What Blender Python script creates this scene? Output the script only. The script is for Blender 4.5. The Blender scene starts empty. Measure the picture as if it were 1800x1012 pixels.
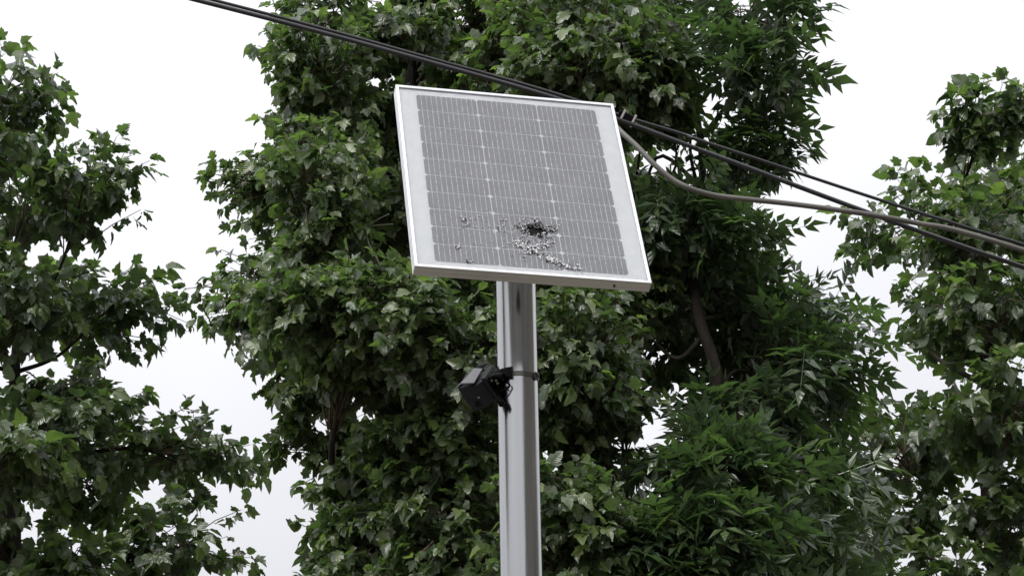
import bpy, bmesh, math, random
import numpy as np
from mathutils import Vector, Matrix

S = bpy.context.scene
COL = S.collection
R = math.radians
rng = np.random.default_rng(7)
random.seed(7)

# ------------------------------------------------------------------ camera
EYE = Vector((0, 0, 1.6))
FPX, PITCH, ROLL = 4017.08, 0.405485, -0.0182365      # focal length in photo pixels (1800 wide)
fwd = Vector((0, math.cos(PITCH), math.sin(PITCH)))
up0 = Vector((0, -math.sin(PITCH), math.cos(PITCH)))
rt0 = Vector((1, 0, 0))
RT = rt0 * math.cos(ROLL) + up0 * math.sin(ROLL)
UP = -rt0 * math.sin(ROLL) + up0 * math.cos(ROLL)
cam = bpy.data.cameras.new('camera')
cam.sensor_width = 36.0
cam.lens = 36.0 * FPX / 1800.0
cam.clip_start, cam.clip_end = 0.05, 2000
cam_o = bpy.data.objects.new('camera', cam)
COL.objects.link(cam_o)
M = Matrix((RT, UP, -fwd)).transposed().to_4x4()
M.translation = EYE
cam_o.matrix_world = M
S.camera = cam_o

# ------------------------------------------------------------------ sky, sun, exposure (bright overcast)
SUN_EL, SUN_AZ = 50.0, 208.0          # azimuth clockwise from +Y: behind the viewer, to the left
world = bpy.data.worlds.new('World')
S.world = world
world.use_nodes = True
nt = world.node_tree
nt.nodes.clear()
wo = nt.nodes.new('ShaderNodeOutputWorld')
bg = nt.nodes.new('ShaderNodeBackground')
sky = nt.nodes.new('ShaderNodeTexSky')
sky.sky_type = 'NISHITA'
sky.sun_disc = False
sky.sun_elevation = R(SUN_EL)
sky.sun_rotation = R(SUN_AZ)
sky.air_density = 1.0
sky.dust_density = 6.0
hs = nt.nodes.new('ShaderNodeHueSaturation')
hs.inputs['Saturation'].default_value = 0.10
mixc = nt.nodes.new('ShaderNodeMix')
mixc.data_type = 'RGBA'
mixc.inputs[0].default_value = 0.93
# cloud layer, brighter overhead than low down (overcast sky law: 1 + 2 sin h), with faint cloud tone
tcw = nt.nodes.new('ShaderNodeTexCoord')
sxw = nt.nodes.new('ShaderNodeSeparateXYZ')
nt.links.new(tcw.outputs['Generated'], sxw.inputs[0])
clampz = nt.nodes.new('ShaderNodeMath'); clampz.operation = 'MAXIMUM'; clampz.inputs[1].default_value = 0.0
nt.links.new(sxw.outputs[2], clampz.inputs[0])
lum = nt.nodes.new('ShaderNodeMath'); lum.operation = 'MULTIPLY_ADD'
lum.inputs[1].default_value, lum.inputs[2].default_value = 2 / 3, 1 / 3
nt.links.new(clampz.outputs[0], lum.inputs[0])
cn = nt.nodes.new('ShaderNodeTexNoise'); cn.inputs['Scale'].default_value = 3.0; cn.inputs['Detail'].default_value = 4
nt.links.new(tcw.outputs['Generated'], cn.inputs['Vector'])
cm = nt.nodes.new('ShaderNodeMapRange'); cm.inputs[1].default_value, cm.inputs[2].default_value = 0.3, 0.7
cm.inputs[3].default_value, cm.inputs[4].default_value = 0.88, 1.12
nt.links.new(cn.outputs[0], cm.inputs[0])
lm2 = nt.nodes.new('ShaderNodeMath'); lm2.operation = 'MULTIPLY'
nt.links.new(lum.outputs[0], lm2.inputs[0]); nt.links.new(cm.outputs[0], lm2.inputs[1])
cloud = nt.nodes.new('ShaderNodeVectorMath'); cloud.operation = 'SCALE'
cloud.inputs[0].default_value = (9.3, 9.4, 9.9)
nt.links.new(lm2.outputs[0], cloud.inputs['Scale'])
nt.links.new(cloud.outputs[0], mixc.inputs[7])
nt.links.new(sky.outputs[0], hs.inputs['Color'])
nt.links.new(hs.outputs[0], mixc.inputs[6])
nt.links.new(mixc.outputs[2], bg.inputs[0])
bg.inputs[1].default_value = 0.12
nt.links.new(bg.outputs[0], wo.inputs[0])

sun = bpy.data.lights.new('sun', 'SUN')
sun.energy = 1.5
sun.angle = R(22)
sun.color = (1.0, 0.97, 0.93)
sun_o = bpy.data.objects.new('sun', sun)
COL.objects.link(sun_o)
sd = Vector((math.sin(R(SUN_AZ)) * math.cos(R(SUN_EL)), math.cos(R(SUN_AZ)) * math.cos(R(SUN_EL)), math.sin(R(SUN_EL))))
sun_o.rotation_euler = sd.to_track_quat('Z', 'Y').to_euler()
sun_o.location = sd * 30

S.view_settings.view_transform = 'Standard'
S.view_settings.look = 'None'
S.view_settings.exposure = 0.6
S.view_settings.gamma = 1.0


# ------------------------------------------------------------------ helpers
def at(px, py, Y):
    """point of the place seen at photo pixel (px, py), Y metres in front of the viewer"""
    r = RT * ((px - 900) / FPX) - UP * ((py - 506) / FPX) + fwd
    return EYE + r * (Y / r.y)


def to_px(P):
    P = np.asarray(P, float) - np.array(EYE)
    z = P @ np.array(fwd)
    return 900 + FPX * (P @ np.array(RT)) / z, 506 - FPX * (P @ np.array(UP)) / z, z


def tag(o, label=None, cat=None, group=None, kind=None):
    if label: o['label'] = label
    if cat: o['category'] = cat
    if group: o['group'] = group
    if kind: o['kind'] = kind
    return o


def empty(name, loc, rot=None):
    o = bpy.data.objects.new(name, None)
    o.empty_display_size = 0.2
    COL.objects.link(o)
    o.location = loc
    if rot is not None:
        o.rotation_euler = rot
    return o


class MB:
    """collects faces of one mesh"""
    def __init__(s):
        s.v, s.f, s.sm = [], [], []

    def add(s, vs, fs, smooth=False):
        b = len(s.v)
        s.v += [tuple(x) for x in vs]
        s.f += [tuple(i + b for i in f) for f in fs]
        s.sm += [smooth] * len(fs)
        return s

    def box(s, c, size, ax=None):
        c = Vector(c)
        ax = ax or (Vector((1, 0, 0)), Vector((0, 1, 0)), Vector((0, 0, 1)))
        h = [x / 2 for x in size]
        vs = [c + ax[0] * (h[0] * i) + ax[1] * (h[1] * j) + ax[2] * (h[2] * k)
              for i in (-1, 1) for j in (-1, 1) for k in (-1, 1)]
        fs = [(0, 1, 3, 2), (4, 6, 7, 5), (0, 4, 5, 1), (2, 3, 7, 6), (0, 2, 6, 4), (1, 5, 7, 3)]
        return s.add(vs, fs)

    def tube(s, pts, rad, n=8, cap=True, jitter=0.0):
        pts = [Vector(p) for p in pts]
        if not hasattr(rad, '__len__'):
            rad = [rad] * len(pts)
        vs, fs = [], []
        a = None
        for i, p in enumerate(pts):
            t = (pts[min(i + 1, len(pts) - 1)] - pts[max(i - 1, 0)]).normalized()
            if a is None:
                a = t.orthogonal().normalized()
            else:
                a = a - t * a.dot(t)
                a = a.normalized() if a.length > 1e-6 else t.orthogonal().normalized()
            b = t.cross(a)
            for k in range(n):
                w = 2 * math.pi * k / n
                rr = rad[i] * (1 + (random.uniform(-jitter, jitter) if jitter else 0))
                vs.append(p + (a * math.cos(w) + b * math.sin(w)) * rr)
        for i in range(len(pts) - 1):
            for k in range(n):
                k2 = (k + 1) % n
                fs.append((i * n + k, i * n + k2, (i + 1) * n + k2, (i + 1) * n + k))
        s.add(vs, fs, True)
        if cap:
            b = len(s.v) - len(vs)
            s.f.append(tuple(b + k for k in reversed(range(n)))); s.sm.append(False)
            e = b + (len(pts) - 1) * n
            s.f.append(tuple(e + k for k in range(n))); s.sm.append(False)
        return s

    def prism(s, poly, ext):
        """polygon (3-D points) pushed along the vector ext"""
        n = len(poly)
        poly = [Vector(p) for p in poly]
        vs = poly + [p + ext for p in poly]
        fs = [tuple(range(n)), tuple(reversed(range(n, 2 * n)))]
        fs += [(i, n + i, n + (i + 1) % n, (i + 1) % n) for i in range(n)]
        return s.add(vs, fs)

    def build(s, name, mat, parent=None, bevel=0.0, fixn=True):
        me = bpy.data.meshes.new(name)
        me.from_pydata(s.v, [], s.f)
        me.polygons.foreach_set('use_smooth', s.sm)
        if fixn or bevel:
            bm = bmesh.new(); bm.from_mesh(me)
            if bevel:
                bmesh.ops.bevel(bm, geom=[e for e in bm.edges if e.is_manifold and e.calc_face_angle(0) > 0.4], offset=bevel, segments=2, affect='EDGES', profile=0.6)
            if fixn:
                bmesh.ops.recalc_face_normals(bm, faces=bm.faces)
            bm.to_mesh(me); bm.free()
        me.materials.append(mat)
        o = bpy.data.objects.new(name, me)
        COL.objects.link(o)
        if parent is not None:
            o.parent = parent
        return o


def smooth_path(pts, n=8):
    """Catmull-Rom through the points"""
    P = [Vector(p) for p in pts]
    P = [P[0] * 2 - P[1]] + P + [P[-1] * 2 - P[-2]]
    out = []
    for i in range(1, len(P) - 2):
        for k in range(n):
            t = k / n
            a, b, c, d = P[i - 1], P[i], P[i + 1], P[i + 2]
            out.append(0.5 * ((2 * b) + (c - a) * t + (2 * a - 5 * b + 4 * c - d) * t * t + (-a + 3 * b - 3 * c + d) * t ** 3))
    out.append(P[-2])
    return out


# ------------------------------------------------------------------ materials
def mat(name, base, rough=0.5, metal=0.0, noise=0.0, nscale=20.0, bump=0.0, bscale=None, stretch=None, spec=0.5, base2=None):
    m = bpy.data.materials.new(name)
    m.use_nodes = True
    t = m.node_tree
    p = t.nodes['Principled BSDF']
    p.inputs['Roughness'].default_value = rough
    p.inputs['Metallic'].default_value = metal
    p.inputs['Specular IOR Level'].default_value = spec
    p.inputs['Base Color'].default_value = (*base, 1)
    tc = t.nodes.new('ShaderNodeTexCoord')
    mp = t.nodes.new('ShaderNodeMapping')
    if stretch:
        mp.inputs['Scale'].default_value = stretch
    t.links.new(tc.outputs['Object'], mp.inputs[0])
    if noise or base2:
        n = t.nodes.new('ShaderNodeTexNoise')
        n.inputs['Scale'].default_value = nscale
        n.inputs['Detail'].default_value = 6
        t.links.new(mp.outputs[0], n.inputs['Vector'])
        cr = t.nodes.new('ShaderNodeValToRGB')
        lo = base2 or tuple(c * (1 - noise) for c in base)
        hi = base if base2 else tuple(min(1, c * (1 + noise)) for c in base)
        cr.color_ramp.elements[0].color = (*lo, 1); cr.color_ramp.elements[0].position = 0.32
        cr.color_ramp.elements[1].color = (*hi, 1); cr.color_ramp.elements[1].position = 0.68
        t.links.new(n.outputs[0], cr.inputs[0])
        t.links.new(cr.outputs[0], p.inputs['Base Color'])
    if bump:
        n2 = t.nodes.new('ShaderNodeTexNoise')
        n2.inputs['Scale'].default_value = bscale or nscale
        n2.inputs['Detail'].default_value = 4
        t.links.new(mp.outputs[0], n2.inputs['Vector'])
        b = t.nodes.new('ShaderNodeBump')
        b.inputs['Strength'].default_value = bump
        b.inputs['Distance'].default_value = 0.01
        t.links.new(n2.outputs[0], b.inputs['Height'])
        t.links.new(b.outputs[0], p.inputs['Normal'])
    return m


def leaf_material(name, dark, light, young, under, single, rough=0.27):
    """leaf: glossy top, paler dull underside, light shines through; tint differs from leaf to leaf"""
    m = bpy.data.materials.new(name)
    m.use_nodes = True
    t = m.node_tree
    t.nodes.clear()
    out = t.nodes.new('ShaderNodeOutputMaterial')
    p = t.nodes.new('ShaderNodeBsdfPrincipled')
    tr = t.nodes.new('ShaderNodeBsdfTranslucent')
    mx = t.nodes.new('ShaderNodeMixShader')
    if single:
        oi = t.nodes.new('ShaderNodeObjectInfo'); so = t.nodes.new('ShaderNodeSeparateColor')
        t.links.new(oi.outputs['Color'], so.inputs[0]); src = so.outputs[0]
    else:
        a = t.nodes.new('ShaderNodeAttribute'); a.attribute_name = 'tint'
        src = a.outputs['Fac']
    cr = t.nodes.new('ShaderNodeValToRGB')
    e = cr.color_ramp.elements
    e[0].position, e[0].color = 0.0, (*dark, 1)
    e[1].position, e[1].color = 1.0, (*young, 1)
    k = e.new(0.45); k.color = (*light, 1)
    k = e.new(0.62); k.color = tuple(x * .75 + y * .25 for x, y in zip(light, young)) + (1,)
    t.links.new(src, cr.inputs[0])
    # veins from the leaf's own coordinates
    uv = t.nodes.new('ShaderNodeUVMap'); uv.uv_map = 'UVMap'
    sx = t.nodes.new('ShaderNodeSeparateXYZ'); t.links.new(uv.outputs[0], sx.inputs[0])
    ab = t.nodes.new('ShaderNodeMath'); ab.operation = 'ABSOLUTE'; t.links.new(sx.outputs[0], ab.inputs[0])
    rib = t.nodes.new('ShaderNodeMapRange')
    rib.inputs[1].default_value, rib.inputs[2].default_value = 0.0, 0.035
    rib.inputs[3].default_value, rib.inputs[4].default_value = 0.55, 0.0
    t.links.new(ab.outputs[0], rib.inputs[0])
    # side veins: v - |u| stripes
    sb = t.nodes.new('ShaderNodeMath'); sb.operation = 'SUBTRACT'
    t.links.new(sx.outputs[1], sb.inputs[0]); t.links.new(ab.outputs[0], sb.inputs[1])
    wv = t.nodes.new('ShaderNodeMath'); wv.operation = 'MULTIPLY'; wv.inputs[1].default_value = 48.0
    t.links.new(sb.outputs[0], wv.inputs[0])
    sn = t.nodes.new('ShaderNodeMath'); sn.operation = 'SINE'; t.links.new(wv.outputs[0], sn.inputs[0])
    bp = t.nodes.new('ShaderNodeBump'); bp.inputs['Strength'].default_value = 0.35; bp.inputs['Distance'].default_value = 0.004
    t.links.new(sn.outputs[0], bp.inputs['Height'])
    vm = t.nodes.new('ShaderNodeMix'); vm.data_type = 'RGBA'
    vm.inputs[7].default_value = (light[0] * 1.9, light[1] * 1.6, light[2] * 1.5, 1)
    t.links.new(rib.outputs[0], vm.inputs[0]); t.links.new(cr.outputs[0], vm.inputs[6])
    # blotches of wear
    tc = t.nodes.new('ShaderNodeTexCoord'); nz = t.nodes.new('ShaderNodeTexNoise')
    nz.inputs['Scale'].default_value = 9.0
    t.links.new(tc.outputs['Object'], nz.inputs['Vector'])
    mr = t.nodes.new('ShaderNodeMapRange'); mr.inputs[1].default_value, mr.inputs[2].default_value = 0.3, 0.7
    mr.inputs[3].default_value, mr.inputs[4].default_value = 0.75, 1.2
    t.links.new(nz.outputs[0], mr.inputs[0])
    vs = t.nodes.new('ShaderNodeVectorMath'); vs.operation = 'SCALE'
    t.links.new(vm.outputs[2], vs.inputs[0]); t.links.new(mr.outputs[0], vs.inputs['Scale'])
    # underside
    g = t.nodes.new('ShaderNodeNewGeometry')
    um = t.nodes.new('ShaderNodeMix'); um.data_type = 'RGBA'; um.inputs[7].default_value = (*under, 1)
    t.links.new(g.outputs['Backfacing'], um.inputs[0]); t.links.new(vs.outputs[0], um.inputs[6])
    t.links.new(um.outputs[2], p.inputs['Base Color'])
    ro = t.nodes.new('ShaderNodeMapRange')
    ro.inputs[3].default_value, ro.inputs[4].default_value = rough, 0.62
    t.links.new(g.outputs['Backfacing'], ro.inputs[0]); t.links.new(ro.outputs[0], p.inputs['Roughness'])
    p.inputs['Specular IOR Level'].default_value = 1.0
    t.links.new(bp.outputs[0], p.inputs['Normal'])
    p.inputs['Coat Weight'].default_value = 0.35
    p.inputs['Coat Roughness'].default_value = 0.16
    tm = t.nodes.new('ShaderNodeMix'); tm.data_type = 'RGBA'; tm.blend_type = 'MULTIPLY'; tm.inputs[0].default_value = 1.0
    tm.inputs[7].default_value = (1.9, 2.5, 1.0, 1)
    t.links.new(cr.outputs[0], tm.inputs[6]); t.links.new(tm.outputs[2], tr.inputs[0])
    mx.inputs[0].default_value = 0.34
    t.links.new(p.outputs[0], mx.inputs[1]); t.links.new(tr.outputs[0], mx.inputs[2])
    t.links.new(mx.outputs[0], out.inputs[0])
    return m


MAPLE = dict(dark=(0.034, 0.058, 0.032), light=(0.084, 0.120, 0.056), young=(0.180, 0.225, 0.080), under=(0.098, 0.124, 0.075))
ASH = dict(dark=(0.028, 0.050, 0.030), light=(0.054, 0.082, 0.042), young=(0.100, 0.145, 0.050), under=(0.065, 0.092, 0.055))
M_leaf = {('maple', False): leaf_material('maple_foliage', single=False, **MAPLE),
          ('maple', True): leaf_material('maple_leaf', single=True, **MAPLE),
          ('ash', False): leaf_material('ash_foliage', single=False, rough=0.30, **ASH),
          ('ash', True): leaf_material('ash_leaf', single=True, rough=0.30, **ASH)}
M_bark = mat('bark', (0.034, 0.029, 0.024), 0.9, noise=0.5, nscale=14, bump=0.8, bscale=30, stretch=(1, 1, 0.25), spec=0.2)
M_twig = mat('twig_bark', (0.11, 0.085, 0.06), 0.8, noise=0.3, nscale=30, spec=0.3)
M_bare = mat('dead_twig', (0.23, 0.21, 0.18), 0.8, noise=0.3, nscale=30, spec=0.3)
M_ground = mat('ground_gravel', (0.19, 0.165, 0.14), 0.95, nscale=1.4, base2=(0.06, 0.06, 0.035), bump=0.6, bscale=60, spec=0.2)

# stainless steel with a drawn grain along the pole
M_steel = mat('brushed_steel', (0.47, 0.475, 0.48), 0.19, 1.0, noise=0.14, nscale=9, bump=0.08, bscale=55, stretch=(1, 1, 0.03))
M_steel.node_tree.nodes['Principled BSDF'].inputs['Anisotropic'].default_value = 0.5
M_alu = mat('anodised_aluminium', (0.70, 0.70, 0.72), 0.32, 1.0, noise=0.03, nscale=20, bump=0.03, bscale=90)
M_band = mat('band_steel', (0.17, 0.165, 0.145), 0.35, 1.0, noise=0.2, nscale=40)
M_back = mat('backsheet_white', (0.84, 0.85, 0.87), 0.5, noise=0.03, nscale=30)
M_black = mat('black_plastic', (0.004, 0.004, 0.005), 0.42, spec=0.1, noise=0.25, nscale=25, bump=0.08, bscale=160)
M_blackgloss = mat('black_cover_sky_sheen', (0.07, 0.07, 0.078), 0.3, spec=0.7, noise=0.15, nscale=25)  # lighter than the housing: reflected sky put into the base colour
M_cable = mat('black_cable_sheath', (0.020, 0.020, 0.024), 0.33, noise=0.3, nscale=12)
M_grey = mat('grey_cable_sheath', (0.125, 0.12, 0.108), 0.55, noise=0.2, nscale=9)
M_white = mat('white_tie', (0.5, 0.49, 0.46), 0.5, noise=0.05)
M_dark = mat('dark_bolt', (0.06, 0.055, 0.05), 0.5, 0.6, noise=0.2)
M_lens = mat('lamp_lens', (0.05, 0.05, 0.055), 0.1, noise=0.1)

# ------------------------------------------------------------------ ground
g = MB().add([(-600, -600, 0), (600, -600, 0), (600, 900, 0), (-600, 900, 0)], [(0, 1, 2, 3)])
tag(g.build('ground', M_ground), 'brown grey gravelly ground around the pole and trees', 'ground', kind='structure')

# ------------------------------------------------------------------ leaves
def unit(a):
    return a / np.maximum(np.linalg.norm(a, axis=-1, keepdims=True), 1e-9)


def leaf_maple(fold, droop, twist, seed, low=False, curl=0.3, blunt=False):
    r = np.random.default_rng(seed)
    if blunt and low:
        half = [(0.30, 0.02), (0.43, 0.30), (0.47, 0.58), (0.28, 0.82)]
    elif blunt:
        half = [(0.13, -0.03), (0.31, 0.04), (0.36, 0.18), (0.38, 0.27), (0.46, 0.38), (0.50, 0.56), (0.41, 0.64), (0.33, 0.66), (0.27, 0.82), (0.12, 0.93)]
    elif low:
        half = [(0.36, 0.0), (0.33, 0.20), (0.57, 0.56), (0.28, 0.58)]
    else:
        half = [(0.15, -0.06), (0.40, 0.00), (0.37, 0.12), (0.33, 0.20), (0.50, 0.34), (0.58, 0.57), (0.43, 0.60), (0.29, 0.57), (0.26, 0.76), (0.11, 0.88)]
    pts = [(0, 0)] + half + [(0, 1.02)] + [(-x, y) for x, y in reversed(half)]
    pts = np.array(pts, float)
    pts[1:] += r.normal(0, 0.018, pts[1:].shape)
    c = np.array([[0, 0.30]])
    P = np.vstack([c, pts])
    x, y = P[:, 0], P[:, 1]
    z = fold * np.abs(x) - 0.45 * fold * x * x * 2 - droop * np.clip(y, 0, None) ** 2 + twist * x * y - curl * (x * x + (y - .35) ** 2) ** 1.5 + r.normal(0, 0.03, len(x))
    n = len(pts)
    tris = [(0, 1 + i, 1 + (i + 1) % n) for i in range(n)]
    V = np.column_stack([x, y, z])
    if low:
        return V, np.array(tris, int)
    b = len(V)                                   # petiole
    V = np.vstack([V, [[-0.012, -0.45, 0.02], [0.012, -0.45, 0.02], [0.012, 0.02, 0.0], [-0.012, 0.02, 0.0]]])
    tris += [(b, b + 1, b + 2), (b, b + 2, b + 3)]
    return V, np.array(tris, int)


def leaf_ash(pairs, droop, seed):
    r = np.random.default_rng(seed)
    V, T = [], []
    def leaflet(o, ang, L, w):
        d = np.array([math.sin(ang), math.cos(ang), 0]); s = np.array([d[1], -d[0], 0])
        b = len(V)
        sag = r.uniform(0.10, 0.28)
        for (a, k, z) in ((0, 0, 0), (0.42, -1, 0.03), (0.42, 0, 0.0), (0.42, 1, 0.03), (1, 0, 0)):
            q = o + d * (a * L) + s * (k * w)
            q = q + np.array([0, 0, z - sag * (a * L) ** 2 / L - (r.uniform(0, .02))])
            V.append(q)
        for t in ((0, 2, 1), (0, 3, 2), (1, 2, 4), (2, 3, 4)):
            T.append([b + i for i in t])
    def rach(y):
        return np.array([0, y, -droop * y * y])
    for i in range(pairs):
        y = 0.28 + 0.52 * i / max(1, pairs - 1)
        L = 0.44 - 0.03 * abs(i - 1)
        for sd_ in (-1, 1):
            leaflet(rach(y), sd_ * r.uniform(0.85, 1.15), L * r.uniform(.9, 1.1), 0.088)
    leaflet(rach(0.86), r.uniform(-.15, .15), 0.48, 0.095)
    b = len(V)
    V.extend([np.array([-0.01, 0, 0]), np.array([0.01, 0, 0]), rach(0.86) + [0.006, 0, 0], rach(0.86) - [0.006, 0, 0]])
    T += [[b, b + 1, b + 2], [b, b + 2, b + 3]]
    V = np.array(V); T = np.array(T, int)
    n = np.cross(V[T[:, 1]] - V[T[:, 0]], V[T[:, 2]] - V[T[:, 0]])
    T[n[:, 2] < 0] = T[n[:, 2] < 0][:, ::-1]
    return V, T


SHAPES = {
    'maple': [leaf_maple(0.45, 0.25, 0.1, 1), leaf_maple(0.2, 0.5, 0.35, 2, curl=.6), leaf_maple(0.8, 0.3, -0.2, 3), leaf_maple(-0.2, 0.5, 0.3, 4, curl=.8), leaf_maple(0.1, 0.15, -0.25, 5),
              leaf_maple(0.6, 0.7, 0.0, 14, curl=.2), leaf_maple(0.3, -0.2, 0.4, 15, curl=.7), leaf_maple(1.0, 0.1, 0.25, 16, curl=-.2),
              leaf_maple(0.5, 0.4, 0.1, 41, blunt=True, curl=.9), leaf_maple(0.9, 0.5, -0.2, 42, blunt=True, curl=.5), leaf_maple(-0.3, 0.7, 0.3, 43, blunt=True, curl=.6), leaf_maple(0.3, 0.1, -0.4, 44, blunt=True, curl=1.2),
              leaf_maple(1.2, 0.3, 0.1, 45, blunt=True), leaf_maple(0.2, 0.9, 0.2, 46, blunt=True, curl=.4), leaf_maple(0.7, -0.3, 0.3, 47, blunt=True, curl=.8)],
    'maple_low': [leaf_maple(0.30, 0.22, 0.0, 6, True), leaf_maple(0.1, 0.4, 0.1, 7, True), leaf_maple(-0.1, 0.3, -0.1, 8, True), leaf_maple(0.6, 0.5, 0.2, 9, True, blunt=True, curl=.6), leaf_maple(-0.2, 0.5, -0.3, 10, True, blunt=True, curl=.8)],
    'ash': [leaf_ash(3, 0.25, 11), leaf_ash(2, 0.35, 12), leaf_ash(3, 0.45, 13)],
}
SHAPES['maple_all'] = SHAPES['maple'] + SHAPES['maple_low']
for k, lst in list(SHAPES.items())[:3]:
    for V, T in lst:
        if k != 'ash':
            n = np.cross(V[T[:, 1]] - V[T[:, 0]], V[T[:, 2]] - V[T[:, 0]])
            T[n[:, 2] < 0] = T[n[:, 2] < 0][:, ::-1]
LEAF_UVSCALE = 1.0


def raw_mesh(name, V, T, UV=None, tint=None, material=None):
    me = bpy.data.meshes.new(name)
    nv, nf = len(V), len(T)
    me.vertices.add(nv); me.vertices.foreach_set('co', np.ascontiguousarray(V, np.float32).ravel())
    me.loops.add(nf * 3); me.loops.foreach_set('vertex_index', np.ascontiguousarray(T, np.int32).ravel())
    me.polygons.add(nf)
    me.polygons.foreach_set('loop_start', np.arange(0, nf * 3, 3, dtype=np.int32))
    me.polygons.foreach_set('use_smooth', np.ones(nf, bool))
    if UV is not None:
        l = me.uv_layers.new(name='UVMap')
        l.data.foreach_set('uv', np.ascontiguousarray(UV[T.ravel()], np.float32).ravel())
    if tint is not None:
        a = me.attributes.new('tint', 'FLOAT', 'POINT')
        a.data.foreach_set('value', np.ascontiguousarray(tint, np.float32))
    me.update(calc_edges=True)
    if material:
        me.materials.append(material)
    return me


SINGLE = {}
for k in ('maple', 'ash'):
    SINGLE[k] = [raw_mesh('leaf', V, T, V[:, :2], None, M_leaf[(k, True)]) for V, T in SHAPES[k]]


def grow(name, label, group, species, base, trunk, clumps, size, shoots, seed, far=False, trunk_r=0.16, singles=300, extra_limbs=()):
    """one tree: trunk, a limb to every leafy bough, twigs, and leaves set out on the twigs"""
    r = np.random.default_rng(seed)
    random.seed(seed)
    base = Vector(base)
    root = empty(name, base)
    tag(root, label, 'tree', group)
    tp = smooth_path(trunk, 6)
    n = len(tp)
    rad = [trunk_r * (1.15 if i == 0 else 1.0) * (1 - i / (n - 1)) ** 0.8 + 0.008 for i in range(n)]
    MB().tube([p - base for p in tp], rad, 12, jitter=0.06).build('trunk', M_bark, root)
    tz = np.array([p.z for p in tp])
    for pts, r0, r1 in extra_limbs:
        pp = smooth_path(pts, 6)
        MB().tube([p - base for p in pp], [r0 + (r1 - r0) * i / (len(pp) - 1) for i in range(len(pp))], 9, jitter=0.05).build('limb', M_bark, root)
    tw = MB()
    Lp, Ld, Ln, Ls, Lt = [], [], [], [], []
    nodes = [(tp[i], rad[i]) for i in range(int(n * 0.25), n)]
    axis = lambda q_: min((Vector(q_[0]) - p).length for p in tp)
    for (c, cr, dens) in sorted(clumps, key=axis):
        c = Vector(c)
        # each bough springs from the nearest wood already grown, so limbs fork from limbs
        best, s, rs = 1e9, None, 0
        for npos, nrad in nodes:
            dv = c - npos
            cost = dv.length + 1.2 * max(0.0, npos.z + 0.12 - c.z) + 0.02 / nrad
            if cost < best:
                best, s, rs = cost, npos, nrad
        L = (c - s).length
        side = Vector(r.normal(0, 0.10 * L, 3))
        mid = s.lerp(c, 0.5) + side + Vector((0, 0, 0.05 * L))
        lp = smooth_path([s, mid, c], 5)
        r0 = min(rs * 0.7, 0.010 + 0.010 * L)
        lr = [r0 + (0.006 - r0) * i / (len(lp) - 1) for i in range(len(lp))]
        MB().tube([p - base for p in lp], lr, 6).build('limb', M_bark, root)
        nodes += [(lp[i], lr[i]) for i in range(3, len(lp) - 1, 2)]
        inner = lp[int(len(lp) * 0.6):]
        ox, oy, oz = to_px(c)
        if c.y > base.y + 0.2 and not far: dens = dens * 0.72         # rear of the crown
        if oy < -230 or oy > 1250: dens = dens * 0.55      # crown well above or below the view
        ns = int(shoots * dens)
        for k in range(ns):
            d = unit(r.normal(0, 1, 3))
            d[2] = d[2] * 0.8 + 0.15
            d = unit(d)
            rr = r.uniform(0.55, 1.05)
            tip = np.array(c) + d * np.array(cr) * rr
            gx, gy, gz = to_px(tip)
            if any(math.hypot(gx - a, gy - b) < gr + 8 for a, b, gr in GAPS) and r.random() < 0.93:
                continue                          # no shoots reach into the openings
            st = np.array(inner[r.integers(len(inner))])
            st = st + (tip - st) * r.uniform(0.0, 0.25)
            bend = (st + tip) / 2 + np.array([0, 0, 0.10 * np.linalg.norm(tip - st)]) + r.normal(0, 0.03, 3)
            tw.tube([Vector(st) - base, Vector(bend) - base, Vector(tip) - base], [0.006, 0.0045, 0.0025], 3, cap=False)
            o = unit(d * np.array([1, 1, 0.6]))
            tdir = unit(tip - bend)
            nn = 5 if species == 'maple' else 4
            for j in range(nn):
                f = 0.30 + 0.70 * j / (nn - 1)
                q = (1 - f) ** 2 * st + 2 * f * (1 - f) * bend + f * f * tip
                cnt = 2 if j < nn - 1 else 3
                if species == 'ash': cnt = 2
                thin = thinness(q)
                for _ in range(cnt):
                    if r.random() > thin:
                        continue
                    rv = unit(r.normal(0, 1, 3))
                    if species == 'maple':
                        pd = unit(tdir * 0.5 + o * 0.4 + rv * 0.9 + np.array([0, 0, 0.15]))
                        dd = unit(pd * 0.75 + np.array([0, 0, -0.45]) + o * 0.25)
                        nr = unit(np.array([0, 0, 0.85]) + o * 0.5 + r.normal(0, 0.55, 3))
                        sz = size * (0.55 + 0.65 * r.random() ** 1.3)
                    else:
                        pd = unit(tdir * 0.55 + o * 0.5 + rv * 0.8)
                        dd = unit(pd + np.array([0, 0, -0.30]))
                        nr = unit(np.array([0, 0, 0.9]) + o * 0.5 + r.normal(0, 0.5, 3))
                        sz = size * r.uniform(0.7, 1.15)
                    Lp.append(q + (dd * 0.45 * sz if species == 'maple' else 0)); Ld.append(dd); Ln.append(nr); Ls.append(sz); Lt.append(0.62 * r.random() + 0.36 * ((f - .3) / .7) ** 2 * r.uniform(.4, 1.05))
    tw.build('twigs', M_twig, root, fixn=False)['kind'] = 'stuff'
    P, D, N, Z = np.array(Lp), np.array(Ld), np.array(Ln), np.array(Ls)
    X = unit(np.cross(D, N)); N = np.cross(X, D)
    Rm = np.stack([X, D, N], axis=2)             # columns
    tint = np.clip(np.array(Lt), 0, 1)              # younger, paler leaves towards the shoot tips
    key = species
    var = r.integers(0, len(SHAPES[key]), len(P))
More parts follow.
